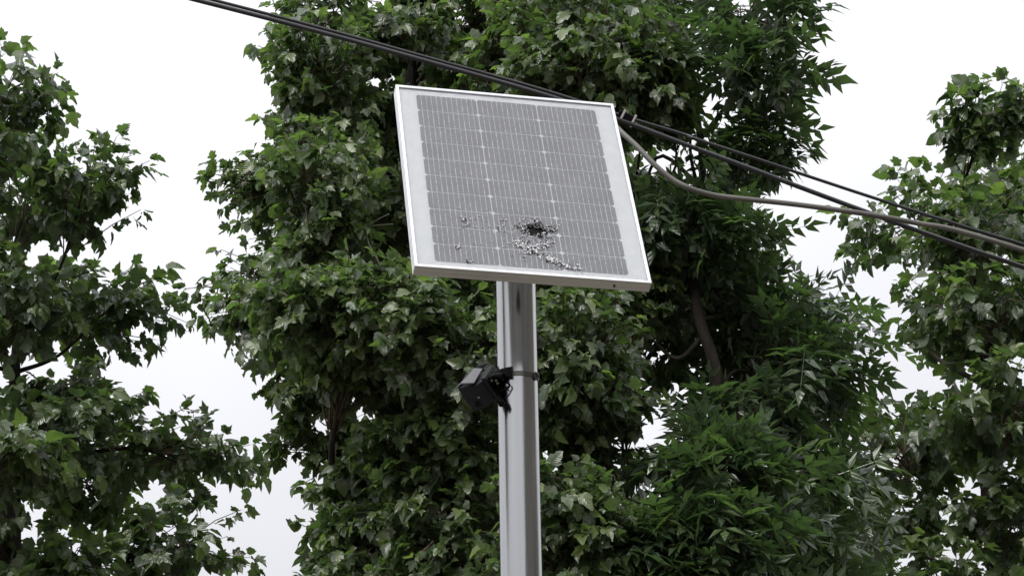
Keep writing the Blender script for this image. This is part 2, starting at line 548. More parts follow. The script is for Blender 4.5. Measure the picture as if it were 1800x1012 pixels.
    if species == 'maple':
        key = 'maple_all'
        cen = P + D * (0.4 * Z)[:, None]
        px, py, z = to_px(cen)
        cell = np.clip(px // 14, -500, 500).astype(int) + 2000 * np.clip(py // 14, -500, 500).astype(int)
        order = np.lexsort((z, cell))
        sc = cell[order]
        first = np.concatenate([[0], np.nonzero(np.diff(sc))[0] + 1])
        rank = np.empty(len(P), int)
        rank[order] = np.arange(len(P)) - np.repeat(first, np.diff(np.concatenate([first, [len(P)]])))
        inview = (px > -200) & (px < 2000) & (py > -150) & (py < 1150)
        fine = inview & (rank < (1 if far else 3))
        nh, nl = len(SHAPES['maple']), len(SHAPES['maple_low'])
        var = np.where(fine, var % nh, nh + var % nl)
    pick = np.zeros(len(P), bool)
    if singles:
        # the leaves that show largest: nearest in a coarse grid of the view, ranked by area
        cen = P + D * (0.4 * Z)[:, None]
        px, py, z = to_px(cen)
        ok = (px > 0) & (px < 1800) & (py > 0) & (py < 1012) & (z > 0)
        cell = (px // 14).astype(int) + 1000 * (py // 14).astype(int)
        order = np.argsort(z)
        seen, cand = set(), []
        for i in order:
            if ok[i] and cell[i] not in seen:
                seen.add(cell[i]); cand.append(i)
        cand = np.array(cand, int)
        if len(cand):
            view = unit(cen[cand] - np.array(EYE))
            area = (Z[cand] / z[cand]) ** 2 * (0.15 + np.abs(np.sum(view * N[cand], axis=1)))
            pick[cand[np.argsort(-area)[:singles]]] = True
    for i in np.nonzero(pick)[0]:
        me = SINGLE[species][var[i] % len(SINGLE[species])]
        o = bpy.data.objects.new('leaf', me)
        o.parent = root
        m4 = Matrix([[*(Rm[i][a] * Z[i]), P[i][a] - base[a]] for a in range(3)] + [[0, 0, 0, 1]])
        o.matrix_basis = m4
        o.color = (tint[i], tint[i], tint[i], 1)
        COL.objects.link(o)
    rest = np.nonzero(~pick)[0]
    VV, TT, UU, CC = [], [], [], []
    off = 0
    for k, (V, T) in enumerate(SHAPES[key]):
        idx = rest[var[rest] == k]
        if not len(idx): continue
        W = np.einsum('nij,vj->nvi', Rm[idx] * Z[idx][:, None, None], V) + (P[idx] - np.array(base))[:, None, :]
        m = len(idx); nv = len(V)
        VV.append(W.reshape(-1, 3))
        TT.append((T[None] + (np.arange(m) * nv)[:, None, None]).reshape(-1, 3) + off)
        UU.append(np.tile(V[:, :2], (m, 1))); CC.append(np.repeat(tint[idx], nv))
        off += m * nv
    me = raw_mesh('foliage', np.vstack(VV), np.vstack(TT), np.vstack(UU), np.concatenate(CC), M_leaf[(species, False)])
    o = bpy.data.objects.new('foliage', me); o.parent = root; COL.objects.link(o); o['kind'] = 'stuff'
    print(name, 'tris', len(me.polygons), 'leaves', len(P), 'clumps', len(clumps))
    return root


# places where the boughs leave the sky open (photo pixels, radius)
GAPS = [(600, 2, 20), (665, -6, 24), (815, 15, 20), (845, 42, 18), (1243, 80, 38), (1262, 205, 42), (1228, 30, 25), (1240, 140, 30), (1115, 262, 10),
        (1205, 300, 22), (1135, 610, 26), (1160, 630, 22), (1205, 690, 22), (1050, 700, 12), (1105, 770, 20), (1140, 840, 24), (1190, 880, 30),
        (625, 690, 12), (565, 740, 16), (525, 795, 16), (545, 900, 16), (505, 985, 34), (600, 705, 10), (505, 860, 20),
        (1150, 290, 10), (1185, 270, 9), (1130, 660, 16), (1085, 815, 12), (1070, 770, 10), (965, 795, 12), (1230, 640, 14), (1250, 560, 12), (1175, 740, 20), (860, 745, 10), (700, 150, 12), (660, 140, 12),
        (590, 770, 14), (650, 735, 12), (560, 830, 16), (600, 880, 12), (820, 460, 10), (1100, 1000, 14), (1150, 980, 10)]


# parts of the crowns with thinner leaf (photo pixels: centre, half-axes, share of leaves kept)
THIN = [(1140, 740, 130, 200, .55), (1138, 612, 55, 40, .34), (1200, 690, 60, 45, .34), (1110, 785, 70, 50, .42), (1052, 705, 30, 35, .35), (1170, 880, 70, 40, .28), (975, 800, 30, 25, .15), (1240, 560, 30, 30, .2),
        (560, 820, 60, 60, .72), (565, 735, 45, 30, .2), (530, 800, 30, 40, .2), (545, 900, 35, 40, .25), (610, 695, 45, 22, .25), (525, 960, 25, 50, .1), (640, 10, 110, 30, .75), (1190, 280, 80, 60, .5), (1110, 600, 60, 60, .5), (1250, 110, 60, 160, .3), (650, 715, 90, 40, .6), (830, 30, 50, 40, .6)]
def thinness(P):
    px, py, z = to_px(P)
    k = 1.0
    for a, b, rx, ry, keep in THIN:
        d = math.hypot((px - a) / rx, (py - b) / ry)
        if d < 1:
            k = min(k, keep + (1 - keep) * d ** 4)
    return k


def fill(boxes, n, rmin, rmax, mind, seed, gapk=0.75):
    """spread boughs through a crown made of several ellipsoids, none nearer than mind to another"""
    r = np.random.default_rng(seed)
    out = []
    tries = 0
    while len(out) < n and tries < 40000:
        tries += 1
        c, e = boxes[r.integers(len(boxes))]
        p = unit(r.normal(0, 1, 3)) * r.random() ** 0.45
        p = np.array(c) + p * np.array(e)
        rad = r.uniform(rmin, rmax)
        if any(np.linalg.norm((p - q) * np.array([1, 0.8, 1.15])) < mind for q, _, _ in out):
            continue
        px, py, z = to_px(p)
        pr = rad * FPX / z
        if r.random() > thinness(p) + .15:
            continue
        if any(math.hypot(px - a, py - b) < gr + pr * gapk for a, b, gr in GAPS):
            continue
        out.append((p, (rad * r.uniform(.9, 1.2), rad * r.uniform(.9, 1.1), rad * r.uniform(.62, .85)), 1.0))
    return out


def hand(lst):
    out = []
    for px, py, Y, rx, rz in lst:
        for a, b, gr in GAPS:                     # boughs stop short of the openings
            room = math.hypot(px - a, py - b) - gr
            rx_ = max(room, 0) / 0.75 / (FPX / (Y * 1.09))
            if rx_ < rx:
                k_ = max(rx_ / rx, .72 if rx > .3 else .9); rz *= k_; rx *= k_
        out.append((np.array(at(px, py, Y)), (rx, rx * 0.9, rz), 1.0 if rx > 0.45 else 0.7))
    return out


# main maple behind and left of the panel
mA = hand([(545, 330, 12.2, .42, .40), (590, 300, 12.6, .40, .32), (560, 110, 12.6, .50, .40), (640, 90, 13.0, .50, .36), (560, 215, 12.9, .45, .30),
           (720, 60, 12.8, .5, .38), (560, 440, 12.4, .34, .25), (545, 545, 12.0, .46, .36), (640, 545, 12.0, .48, .32), (735, 575, 11.9, .46, .34), (820, 625, 11.9, .42, .30),
           (600, 630, 12.3, .46, .30), (720, 680, 12.5, .48, .30), (800, 760, 12.2, .45, .34), (715, 790, 12.4, .42, .30), (820, 850, 12.4, .46, .34),
           (640, 830, 13.0, .5, .34), (590, 930, 12.8, .46, .34), (540, 690, 13.2, .42, .28), (535, 770, 13.4, .40, .30), (600, 760, 13.4, .45, .30), (470, 560, 13.0, .36, .28), (555, 870, 13.2, .40, .30), (560, 1000, 13.0, .40, .3), (700, 920, 12.6, .48, .34), (800, 960, 12.3, .45, .34), (610, 1040, 12.8, .5, .36), (720, 1060, 12.6, .5, .36), (850, 1060, 12.4, .45, .36),
           (660, 190, 13.6, .5, .34), (560, 20, 13.0, .45, .32), (625, 25, 13.6, .42, .30), (700, 5, 13.2, .45, .32), (780, 20, 13.4, .42, .30), (760, -60, 13, .5, .36), (860, 10, 13.6, .4, .3), (830, 110, 13.2, .5, .36)])
cA = at(745, 480, 14.8)
mA += fill([((cA.x, cA.y, cA.z), (1.15, 1.6, 3.4)), ((cA.x + .2, cA.y + .4, cA.z + 3.2), (1.5, 1.9, 2.0))], 78, .40, .56, .50, 21, 0.6)
xA = at(720, 480, 14.9)
grow('maple_tree', 'big maple with broad lobed leaves filling the view left of the steel pole', 'maples behind the panel', 'maple',
     (xA.x, xA.y, 0), [(xA.x, xA.y, -0.15), (xA.x + .1, xA.y, 3.0), (xA.x - .12, xA.y - .1, 6.5), (xA.x + .1, xA.y, 11.5)], mA, 0.074, 86, 31, trunk_r=0.2)

# second maple, right of the pole and above the panel
mB = hand([(900, 60, 12.6, .5, .36), (985, 45, 12.2, .5, .40), (1070, 60, 12.0, .45, .38), (1010, 120, 12.0, .48, .32), (930, 120, 12.6, .45, .32), (1110, 150, 12.0, .46, .34),
           (1150, 190, 12.3, .28, .24), (990, 590, 11.9, .46, .38), (1060, 560, 12.2, .45, .36), (985, 690, 12.0, .45, .34), (1075, 650, 12.1, .42, .32), (1090, 700, 12.0, .34, .26), (1000, 760, 12.3, .42, .3),
           (985, 900, 11.8, .42, .36), (1035, 940, 11.8, .42, .32), (1180, 420, 12.6, .38, .28), (1110, 470, 12.4, .34, .28), (1240, 460, 12.9, .36, .28), (985, 1000, 11.9, .44, .34), (1070, 1030, 12.0, .45, .3), (1130, 545, 12.5, .42, .3), (1160, 460, 13.2, .40, .30), (1225, 390, 13.4, .36, .28), (1245, 540, 13.8, .36, .28), (1140, 350, 13.0, .36, .26), (1170, 640, 13.6, .34, .24), (1110, 840, 13.6, .34, .24)])
cB = at(1010, 480, 15.0)
mB += fill([((cB.x, cB.y, cB.z), (1.05, 1.6, 3.3)), ((cB.x - .35, cB.y + .3, cB.z + 3.2), (1.2, 1.9, 1.8))], 66, .40, .56, .50, 22, 0.6)
xB = at(1000, 480, 15.3)
grow('maple_tree', 'maple with glossy lobed leaves seen right of the steel pole and above the panel', 'maples behind the panel', 'maple',
     (xB.x, xB.y, 0), [(xB.x, xB.y, -0.15), (xB.x - .1, xB.y, 3.2), (xB.x + .1, xB.y + .1, 6.8), (xB.x, xB.y, 11.5)], mB, 0.073, 86, 32, trunk_r=0.17)

# tree with long narrow leaflets on the right
cC = at(1200, 420, 12.4)
mC = hand([(1130, 85, 12.4, .30, .28), (1165, 115, 12.2, .26, .24), (1140, 20, 12.6, .42, .3), (1180, 350, 12.2, .40, .28), (1250, 410, 12.4, .34, .26),
           (1270, 500, 13.2, .34, .26), (1160, 560, 13.2, .28, .22), (1240, 320, 12.8, .36, .22), (1290, 610, 13.4, .36, .3), (1235, 800, 12.2, .36, .22), (1260, 830, 12.0, .42, .3), (1190, 935, 12.0, .42, .28),
           (1110, 890, 12.3, .34, .22), (1120, 950, 12.0, .42, .3), (1255, 930, 12.0, .45, .32), (1180, 1030, 12.0, .5, .36), (1280, 1030, 12.2, .5, .36), (1300, 740, 12.6, .42, .34), (1330, 850, 12.5, .46, .36), (1320, 560, 12.8, .42, .3), (1350, 660, 12.8, .45, .34),
           (1338, 5, 12.0, .26, .26), (1345, 105, 12.0, .24, .18), (1338, 245, 12.3, .24, .14)])
cc = at(1290, 700, 13.6)
mC += fill([((cc.x, cc.y, cc.z - .4), (.55, 1.0, 1.3)), ((cc.x - .3, cc.y + .3, cc.z + .8), (.4, .9, 1.0))], 13, .38, .50, .5, 23, 1.1)
tC = at(1268, 720, 12.9)
trunkC = [(tC.x + .1, tC.y, -0.15), (tC.x + .12, tC.y, 2.4), (tC.x + .08, tC.y, 4.8), at(1268, 730, 12.5), at(1252, 630, 12.4), at(1225, 545, 12.4), at(1216, 440, 12.6), at(1235, 330, 12.8), at(1225, 200, 12.7), at(1190, 60, 12.7), at(1190, -80, 12.7)]
limbsC = [([at(1236, 590, 12.42), at(1190, 630, 12.4), at(1140, 590, 12.4)], .018, .007),
          ([at(1262, 700, 12.45), at(1220, 712, 12.4), at(1160, 735, 12.4)], .010, .005),
          ([at(1268, 420, 12.6), at(1240, 360, 12.5), at(1215, 280, 12.5), at(1214, 190, 12.5)], .016, .008)]
grow('ash_tree', 'slender tree with narrow pointed leaflets and dark leaning trunk right of the panel', 'ash trees', 'ash',
     (tC.x + .1, tC.y, 0), trunkC, mC, 0.26, 24, 33, trunk_r=0.043, extra_limbs=limbsC)

# trees further back that close the view
cD = at(710, 520, 19)
mD = fill([((cD.x, cD.y, cD.z), (1.1, 1.6, 3.6))], 34, .5, .7, .66, 24, 0.5)
grow('maple_tree', 'shaded maple further back, glimpsed between the boughs left of the pole', 'maples further back', 'maple',
     (cD.x, cD.y, 0), [(cD.x, cD.y, -.15), (cD.x + .1, cD.y, 4), (cD.x - .1, cD.y, 8), (cD.x, cD.y, 12.5)], mD, 0.115, 44, 34, far=True, trunk_r=.2)
cE = at(1030, 520, 19)
mE = fill([((cE.x, cE.y, cE.z), (1.0, 1.6, 3.6))], 32, .5, .7, .66, 25, 0.5)
grow('maple_tree', 'shaded maple further back, glimpsed between the boughs right of the pole', 'maples further back', 'maple',
     (cE.x, cE.y, 0), [(cE.x, cE.y, -.15), (cE.x - .1, cE.y, 4), (cE.x + .1, cE.y, 8), (cE.x, cE.y, 12.5)], mE, 0.115, 44, 35, far=True, trunk_r=.2)

# trees at both sides of the view
cF = at(70, 600, 16)
mF = fill([((cF.x - .3, cF.y, cF.z), (1.0, 1.4, 2.2)), ((cF.x + .3, cF.y, cF.z - 1.3), (1.0, 1.2, 1.0))], 24, .42, .6, .85, 26, 0.5)
grow('maple_tree', 'separate maple standing in the open at the far left of the view', 'maples at the sides', 'maple',
     (cF.x, cF.y, 0), [(cF.x, cF.y, -.15), (cF.x + .1, cF.y, 3.5), (cF.x - .1, cF.y, 6.3), (cF.x - .2, cF.y, 8.6)], mF, 0.11, 46, 36, far=True, trunk_r=.18)
src_tree = [o for o in bpy.data.objects if o.get('label', '').startswith('separate maple standing in the open at the far left')][0]
near = src_tree.copy(); COL.objects.link(near)  # unseen copy, added so the left edge of the pole reflects darker
near.location = (-7.6, 4.4, 0)
near['label'] = 'maple copy added out of view on the left to darken the pole reflection'
for ch in [o for o in src_tree.children if o.name.split('.')[0] != 'leaf']:
    c2 = ch.copy(); COL.objects.link(c2); c2.parent = near
cG = at(1740, 640, 16)
mG = fill([((cG.x + .2, cG.y, cG.z), (.9, 1.4, 2.1)), ((cG.x - .5, cG.y, cG.z - 1.2), (1.0, 1.2, .9))], 22, .42, .6, .85, 27, 0.5)
grow('maple_tree', 'separate maple standing in the open at the far right of the view', 'maples at the sides', 'maple',
     (cG.x, cG.y, 0), [(cG.x, cG.y, -.15), (cG.x + .1, cG.y, 3.5), (cG.x - .1, cG.y, 6.3), (cG.x, cG.y, 8.2)], mG, 0.11, 46, 37, far=True, trunk_r=.18)

# ------------------------------------------------------------------ unseen building added at right for a dark band in the pole; anchors the cables
M_render = mat('house_render', (0.21, 0.195, 0.17), 0.9, noise=0.12, nscale=3, bump=0.2, bscale=80, spec=0.2)
M_roof = mat('roof_tile', (0.16, 0.09, 0.07), 0.8, noise=0.3, nscale=5)
M_glass = mat('window_glass', (0.03, 0.035, 0.04), 0.08)
HX, HY0, HY1, HH = 6.6, -10.0, 9.2, 8.6
added_house = empty('added_house', (HX, HY0, 0))
tag(added_house, 'rendered building with tiled roof, added out of view on the right to darken the pole reflection', 'added_house')
MB().add([(0, 0, 0), (0, HY1 - HY0, 0), (8, HY1 - HY0, 0), (8, 0, 0), (0, 0, HH), (0, HY1 - HY0, HH), (8, HY1 - HY0, HH), (8, 0, HH), (4, 0, HH + 3), (4, HY1 - HY0, HH + 3)],
         [(0, 1, 5, 4), (2, 3, 7, 6), (3, 0, 4, 8, 7), (1, 2, 6, 9, 5)]).build('wall', M_render, added_house)
rm = MB()
for (xa, za, xb, zb_) in ((-.45, HH - .33, 4, HH + 3.02), (8.45, HH - .33, 4, HH + 3.02)):
    rm.add([(xa, -.4, za), (xa, HY1 - HY0 + .4, za), (xb, HY1 - HY0 + .4, zb_), (xb, -.4, zb_), (xa, -.4, za + .12), (xa, HY1 - HY0 + .4, za + .12), (xb, HY1 - HY0 + .4, zb_ + .12), (xb, -.4, zb_ + .12)],
           [(0, 1, 2, 3), (4, 5, 6, 7), (0, 1, 5, 4), (1, 2, 6, 5), (2, 3, 7, 6), (3, 0, 4, 7)])
rm.build('roof', M_roof, added_house)
for yy in (2.5, 7.0, 11.5, 16.0):
    for zz in (1.6, 5.2):
        w_ = MB().box((-.02, yy, zz), (.08, 1.2, 1.5)).build('window', M_back, added_house)
        MB().box((-.065, yy, zz), (.012, 1.02, 1.32)).build('pane', M_glass, w_)

# ------------------------------------------------------------------ steel pole
PX, PY, PR = 0.0115, 6.17, 0.058
pole = empty('steel_pole', (PX, PY, 0))
tag(pole, 'round brushed stainless steel pole that carries the solar panel', 'pole')
PTOP = 4.52
mb = MB()
ring = 64
zs = [0.0] + [PTOP * i / 12 for i in range(1, 13)]
vs = [(PR * math.cos(2 * math.pi * k / ring), PR * math.sin(2 * math.pi * k / ring), z) for z in zs for k in range(ring)]
fs = [(i * ring + k, i * ring + (k + 1) % ring, (i + 1) * ring + (k + 1) % ring, (i + 1) * ring + k) for i in range(len(zs) - 1) for k in range(ring)]
mb.add(vs, fs, True)
mb.build('shaft', M_steel, pole)
MB().tube([(0, 0, PTOP - .004), (0, 0, PTOP + .006)], PR + .004, 40).build('end_cap', M_black, pole, fixn=False)
bp_ = MB().box((0, 0, 0.0065), (.26, .26, .013)).build('base_plate', M_steel, pole, bevel=.002)
for sx in (-1, 1):
    for sy in (-1, 1):
        MB().tube([(sx * .1, sy * .1, .012), (sx * .1, sy * .1, .034)], .012, 6).build('bolt', M_dark, bp_)

# ------------------------------------------------------------------ solar panel
W, H, T = 0.67, 0.80, 0.035
ang_a, ang_t = 0.222237, 0.418769
pu = Vector((math.cos(ang_a), math.sin(ang_a), 0))
n0 = Vector((math.sin(ang_a), -math.cos(ang_a), 0))
pv = -n0 * math.sin(ang_t) + Vector((0, 0, 1)) * math.cos(ang_t)
pn = n0 * math.cos(ang_t) + Vector((0, 0, 1)) * math.sin(ang_t)
PC = Vector((0.0267, 5.9333, 2.88378 + 1.6))
panel = empty('solar_panel', PC)
panel.rotation_euler = Matrix((pu, pv, pn)).transposed().to_euler()
tag(panel, 'tilted solar panel with silver frame and a shattered hole near its lower edge', 'solar panel')
# frame rails: local x right, y up the slope, z out of the face; front lip at z = 0, back at z = -T
LIP, WALL = 0.009, 0.003
def rail(p0, p1, inward):
    """aluminium channel: grooved outer wall, front lip and rear flange, mitred ends"""
    p0, p1, inward = Vector(p0), Vector(p1), Vector(inward)
    d = (p1 - p0).normalized()
    prof = [(LIP, 0.0), (0.0, 0.0), (0.0, -0.011), (0.0006, -0.0115), (0.0006, -0.0135), (0.0, -0.014), (0.0, -0.027), (0.0006, -0.0275), (0.0006, -0.0295), (0.0, -0.030), (0.0, -T),
            (0.022, -T), (0.022, -T + .002), (WALL, -T + .002), (WALL, -0.0075), (LIP, -0.0075 + .005)]
    m = MB()
    n = len(prof)
    A = [p0 + inward * a + d * a + Vector((0, 0, z)) for a, z in prof]
    B = [p1 + inward * a - d * a + Vector((0, 0, z)) for a, z in prof]
    m.add(A + B, [(i, (i + 1) % n, n + (i + 1) % n, n + i) for i in range(n)] + [tuple(range(n)), tuple(reversed(range(n, 2 * n)))])
    return m.build('frame_rail', M_alu, panel)
hx, hy = W / 2, H / 2
e = 0.0002
rail((-hx, -hy, 0), (hx, -hy, 0), (0, 1, 0))
rail((hx, hy, 0), (-hx, hy, 0), (0, -1, 0))
rail((-hx, hy - e, 0), (-hx, -hy + e, 0), (1, 0, 0))
rail((hx, -hy + e, 0), (hx, hy - e, 0), (-1, 0, 0))
MB().tube([(0.232, -hy + .001, -0.021), (0.232, -hy - .003, -0.021)], .0035, 8).build('screw', M_dark, panel)

HOLE = (0.0255, -0.2098)
def hole_r(th, base, seed, amp=0.35):
    return base * (1 + amp * math.sin(3 * th + seed) * 0.6 + amp * math.sin(7 * th + 2.1 * seed) * 0.5 + amp * math.sin(13 * th + seed * 3.7) * 0.45)
def in_hole(x, y, base, seed):
    dx, dy = (x - HOLE[0]) / 1.5, (y - HOLE[1])
    return math.hypot(dx, dy) < hole_r(math.atan2(dy, dx), base, seed)
def pierced(x0, x1, y0, y1, z, step, base, seed, chamfer=0.0):
    """flat sheet, with its piece inside the ragged hole broken out"""
    m = MB()
    nx, ny = max(1, round((x1 - x0) / step)), max(1, round((y1 - y0) / step))
    near = x0 < HOLE[0] + .09 and x1 > HOLE[0] - .09 and y0 < HOLE[1] + .07 and y1 > HOLE[1] - .07
    if not near:
        c = chamfer
        pts = [(x0 + c, y0), (x1 - c, y0), (x1, y0 + c), (x1, y1 - c), (x1 - c, y1), (x0 + c, y1), (x0, y1 - c), (x0, y0 + c)] if c else [(x0, y0), (x1, y0), (x1, y1), (x0, y1)]
        m.add([(a, b, z) for a, b in pts], [tuple(range(len(pts)))])
        return m
    fs = []
    for j in range(ny):
        for i in range(nx):
            cx, cy = x0 + (i + .5) * (x1 - x0) / nx, y0 + (j + .5) * (y1 - y0) / ny
            ex, ey = min(cx - x0, x1 - cx), min(cy - y0, y1 - cy)
            if chamfer and ex + ey < chamfer:
                continue
            if base and in_hole(cx, cy, base, seed):
                continue
            a = j * (nx + 1) + i
            fs.append((a, a + 1, a + nx + 2, a + nx + 1))
    vs = [(x0 + i * (x1 - x0) / nx, y0 + j * (y1 - y0) / ny, z) for j in range(ny + 1) for i in range(nx + 1)]
    m.add(vs, fs)
    return m

# cell, pane and backsheet materials
def face_material(name, base, dust, rough):
    m = bpy.data.materials.new(name); m.use_nodes = True
    t = m.node_tree; p = t.nodes['Principled BSDF']
    tc = t.nodes.new('ShaderNodeTexCoord')
    n1 = t.nodes.new('ShaderNodeTexNoise'); n1.inputs['Scale'].default_value = 9; n1.inputs['Detail'].default_value = 8
    n2 = t.nodes.new('ShaderNodeTexNoise'); n2.inputs['Scale'].default_value = 420; n2.inputs['Detail'].default_value = 2
    t.links.new(tc.outputs['Object'], n1.inputs['Vector']); t.links.new(tc.outputs['Object'], n2.inputs['Vector'])
    ad = t.nodes.new('ShaderNodeMath'); ad.operation = 'MULTIPLY_ADD'; ad.inputs[1].default_value = 0.5
    t.links.new(n2.outputs[0], ad.inputs[0])
    ml = t.nodes.new('ShaderNodeMath'); ml.operation = 'MULTIPLY'; ml.inputs[1].default_value = 0.5
    t.links.new(n1.outputs[0], ml.inputs[0]); t.links.new(ml.outputs[0], ad.inputs[2])
    cr = t.nodes.new('ShaderNodeValToRGB')
    cr.color_ramp.elements[0].position, cr.color_ramp.elements[0].color = 0.34, (*base, 1)
    cr.color_ramp.elements[1].position, cr.color_ramp.elements[1].color = 0.66, (*dust, 1)
    t.links.new(ad.outputs[0], cr.inputs[0]); t.links.new(cr.outputs[0], p.inputs['Base Color'])
    p.inputs['Roughness'].default_value = rough
    return m
M_cell = face_material('silicon_cell', (0.270, 0.268, 0.290), (0.360, 0.358, 0.380), 0.45)
M_bus = mat('silver_ribbon', (0.80, 0.80, 0.83), 0.4, 0.0, noise=0.2, nscale=300)
M_pane = bpy.data.materials.new('textured_glass'); M_pane.use_nodes = True
t = M_pane.node_tree; t.nodes.clear()
o_ = t.nodes.new('ShaderNodeOutputMaterial'); tr_ = t.nodes.new('ShaderNodeBsdfTransparent'); gl_ = t.nodes.new('ShaderNodeBsdfGlossy')
fr_ = t.nodes.new('ShaderNodeFresnel'); fr_.inputs[0].default_value = 1.5
mx_ = t.nodes.new('ShaderNodeMixShader'); gl_.inputs['Roughness'].default_value = 0.16
tr_.inputs[0].default_value = (0.95, 0.96, 0.96, 1)
tc_ = t.nodes.new('ShaderNodeTexCoord'); nz_ = t.nodes.new('ShaderNodeTexNoise'); nz_.inputs['Scale'].default_value = 130; nz_.inputs['Detail'].default_value = 3
bm_ = t.nodes.new('ShaderNodeBump'); bm_.inputs['Strength'].default_value = 0.25; bm_.inputs['Distance'].default_value = 0.004
t.links.new(tc_.outputs['Object'], nz_.inputs['Vector']); t.links.new(nz_.outputs[0], bm_.inputs['Height'])
t.links.new(bm_.outputs[0], gl_.inputs['Normal']); t.links.new(bm_.outputs[0], fr_.inputs['Normal'])
t.links.new(fr_.outputs[0], mx_.inputs[0]); t.links.new(tr_.outputs[0], mx_.inputs[1]); t.links.new(gl_.outputs[0], mx_.inputs[2])
t.links.new(mx_.outputs[0], o_.inputs[0])

zb, zc, zr, zp = -0.0068, -0.0062, -0.0058, -0.0036
pierced(-hx + WALL, hx - WALL, -hy + WALL, hy - WALL, zb, 0.003, 0.023, 1.0).build('backsheet', M_back, panel, fixn=False)
pierced(-hx + WALL, hx - WALL, -hy + WALL, hy - WALL, zp, 0.003, 0.024, 2.3).build('glass_pane', M_pane, panel, fixn=False)
CW, CH, CX0, CY0 = 0.184, 0.0738, -0.276, -0.369
for j in range(10):
    for i in range(3):
        x0, y0 = CX0 + i * CW, CY0 + j * CH
        c = pierced(x0 + .0014, x0 + CW - .0014, y0 + .0013, y0 + CH - .0013, zc, 0.002, 0.019, 1.0, 0.0062)
        c.build('solar_cell', M_cell, panel, fixn=False)
# silver ribbons over each column of cells, broken at the hole
for i in range(3):
    bus = MB()
    for k in range(11):
        x = CX0 + i * CW + CW * (k + 1) / 12
        y, yend = CY0 + .002, CY0 + 10 * CH - .002
        while y < yend - .001:
            y2 = min(y + 0.0123, yend)
            if not in_hole(x, (y + y2) / 2, 0.03, 2.0):
                w = 0.0008 * random.uniform(0.5, 1.4)
                bus.add([(x - w, y, zr), (x + w, y, zr), (x + w, y2, zr), (x - w, y2, zr)], [(0, 1, 2, 3)])
            y = y2
    bus.build('ribbon_set', M_bus, panel, fixn=False)
# rows joined by thin bright bars at the column gaps
for i in (1, 2):
    m = MB()
    x = CX0 + i * CW
    m.add([(x - .0012, CY0 - .002, zr), (x + .0012, CY0 - .002, zr), (x + .0012, CY0 + 10 * CH, zr), (x - .0012, CY0 + 10 * CH, zr)], [(0, 1, 2, 3)])
    m.build('joining_bar', M_back, panel, fixn=False)

# dark sheet behind the hole, standing in for the shade inside it
m = MB()
m.add([(HOLE[0] + 1.5 * hole_r(k * .2618, .036, 4.0, .15) * math.cos(k * .2618), HOLE[1] + hole_r(k * .2618, .036, 4.0, .15) * math.sin(k * .2618), zb - .004) for k in range(24)], [tuple(range(24))])
torn = m
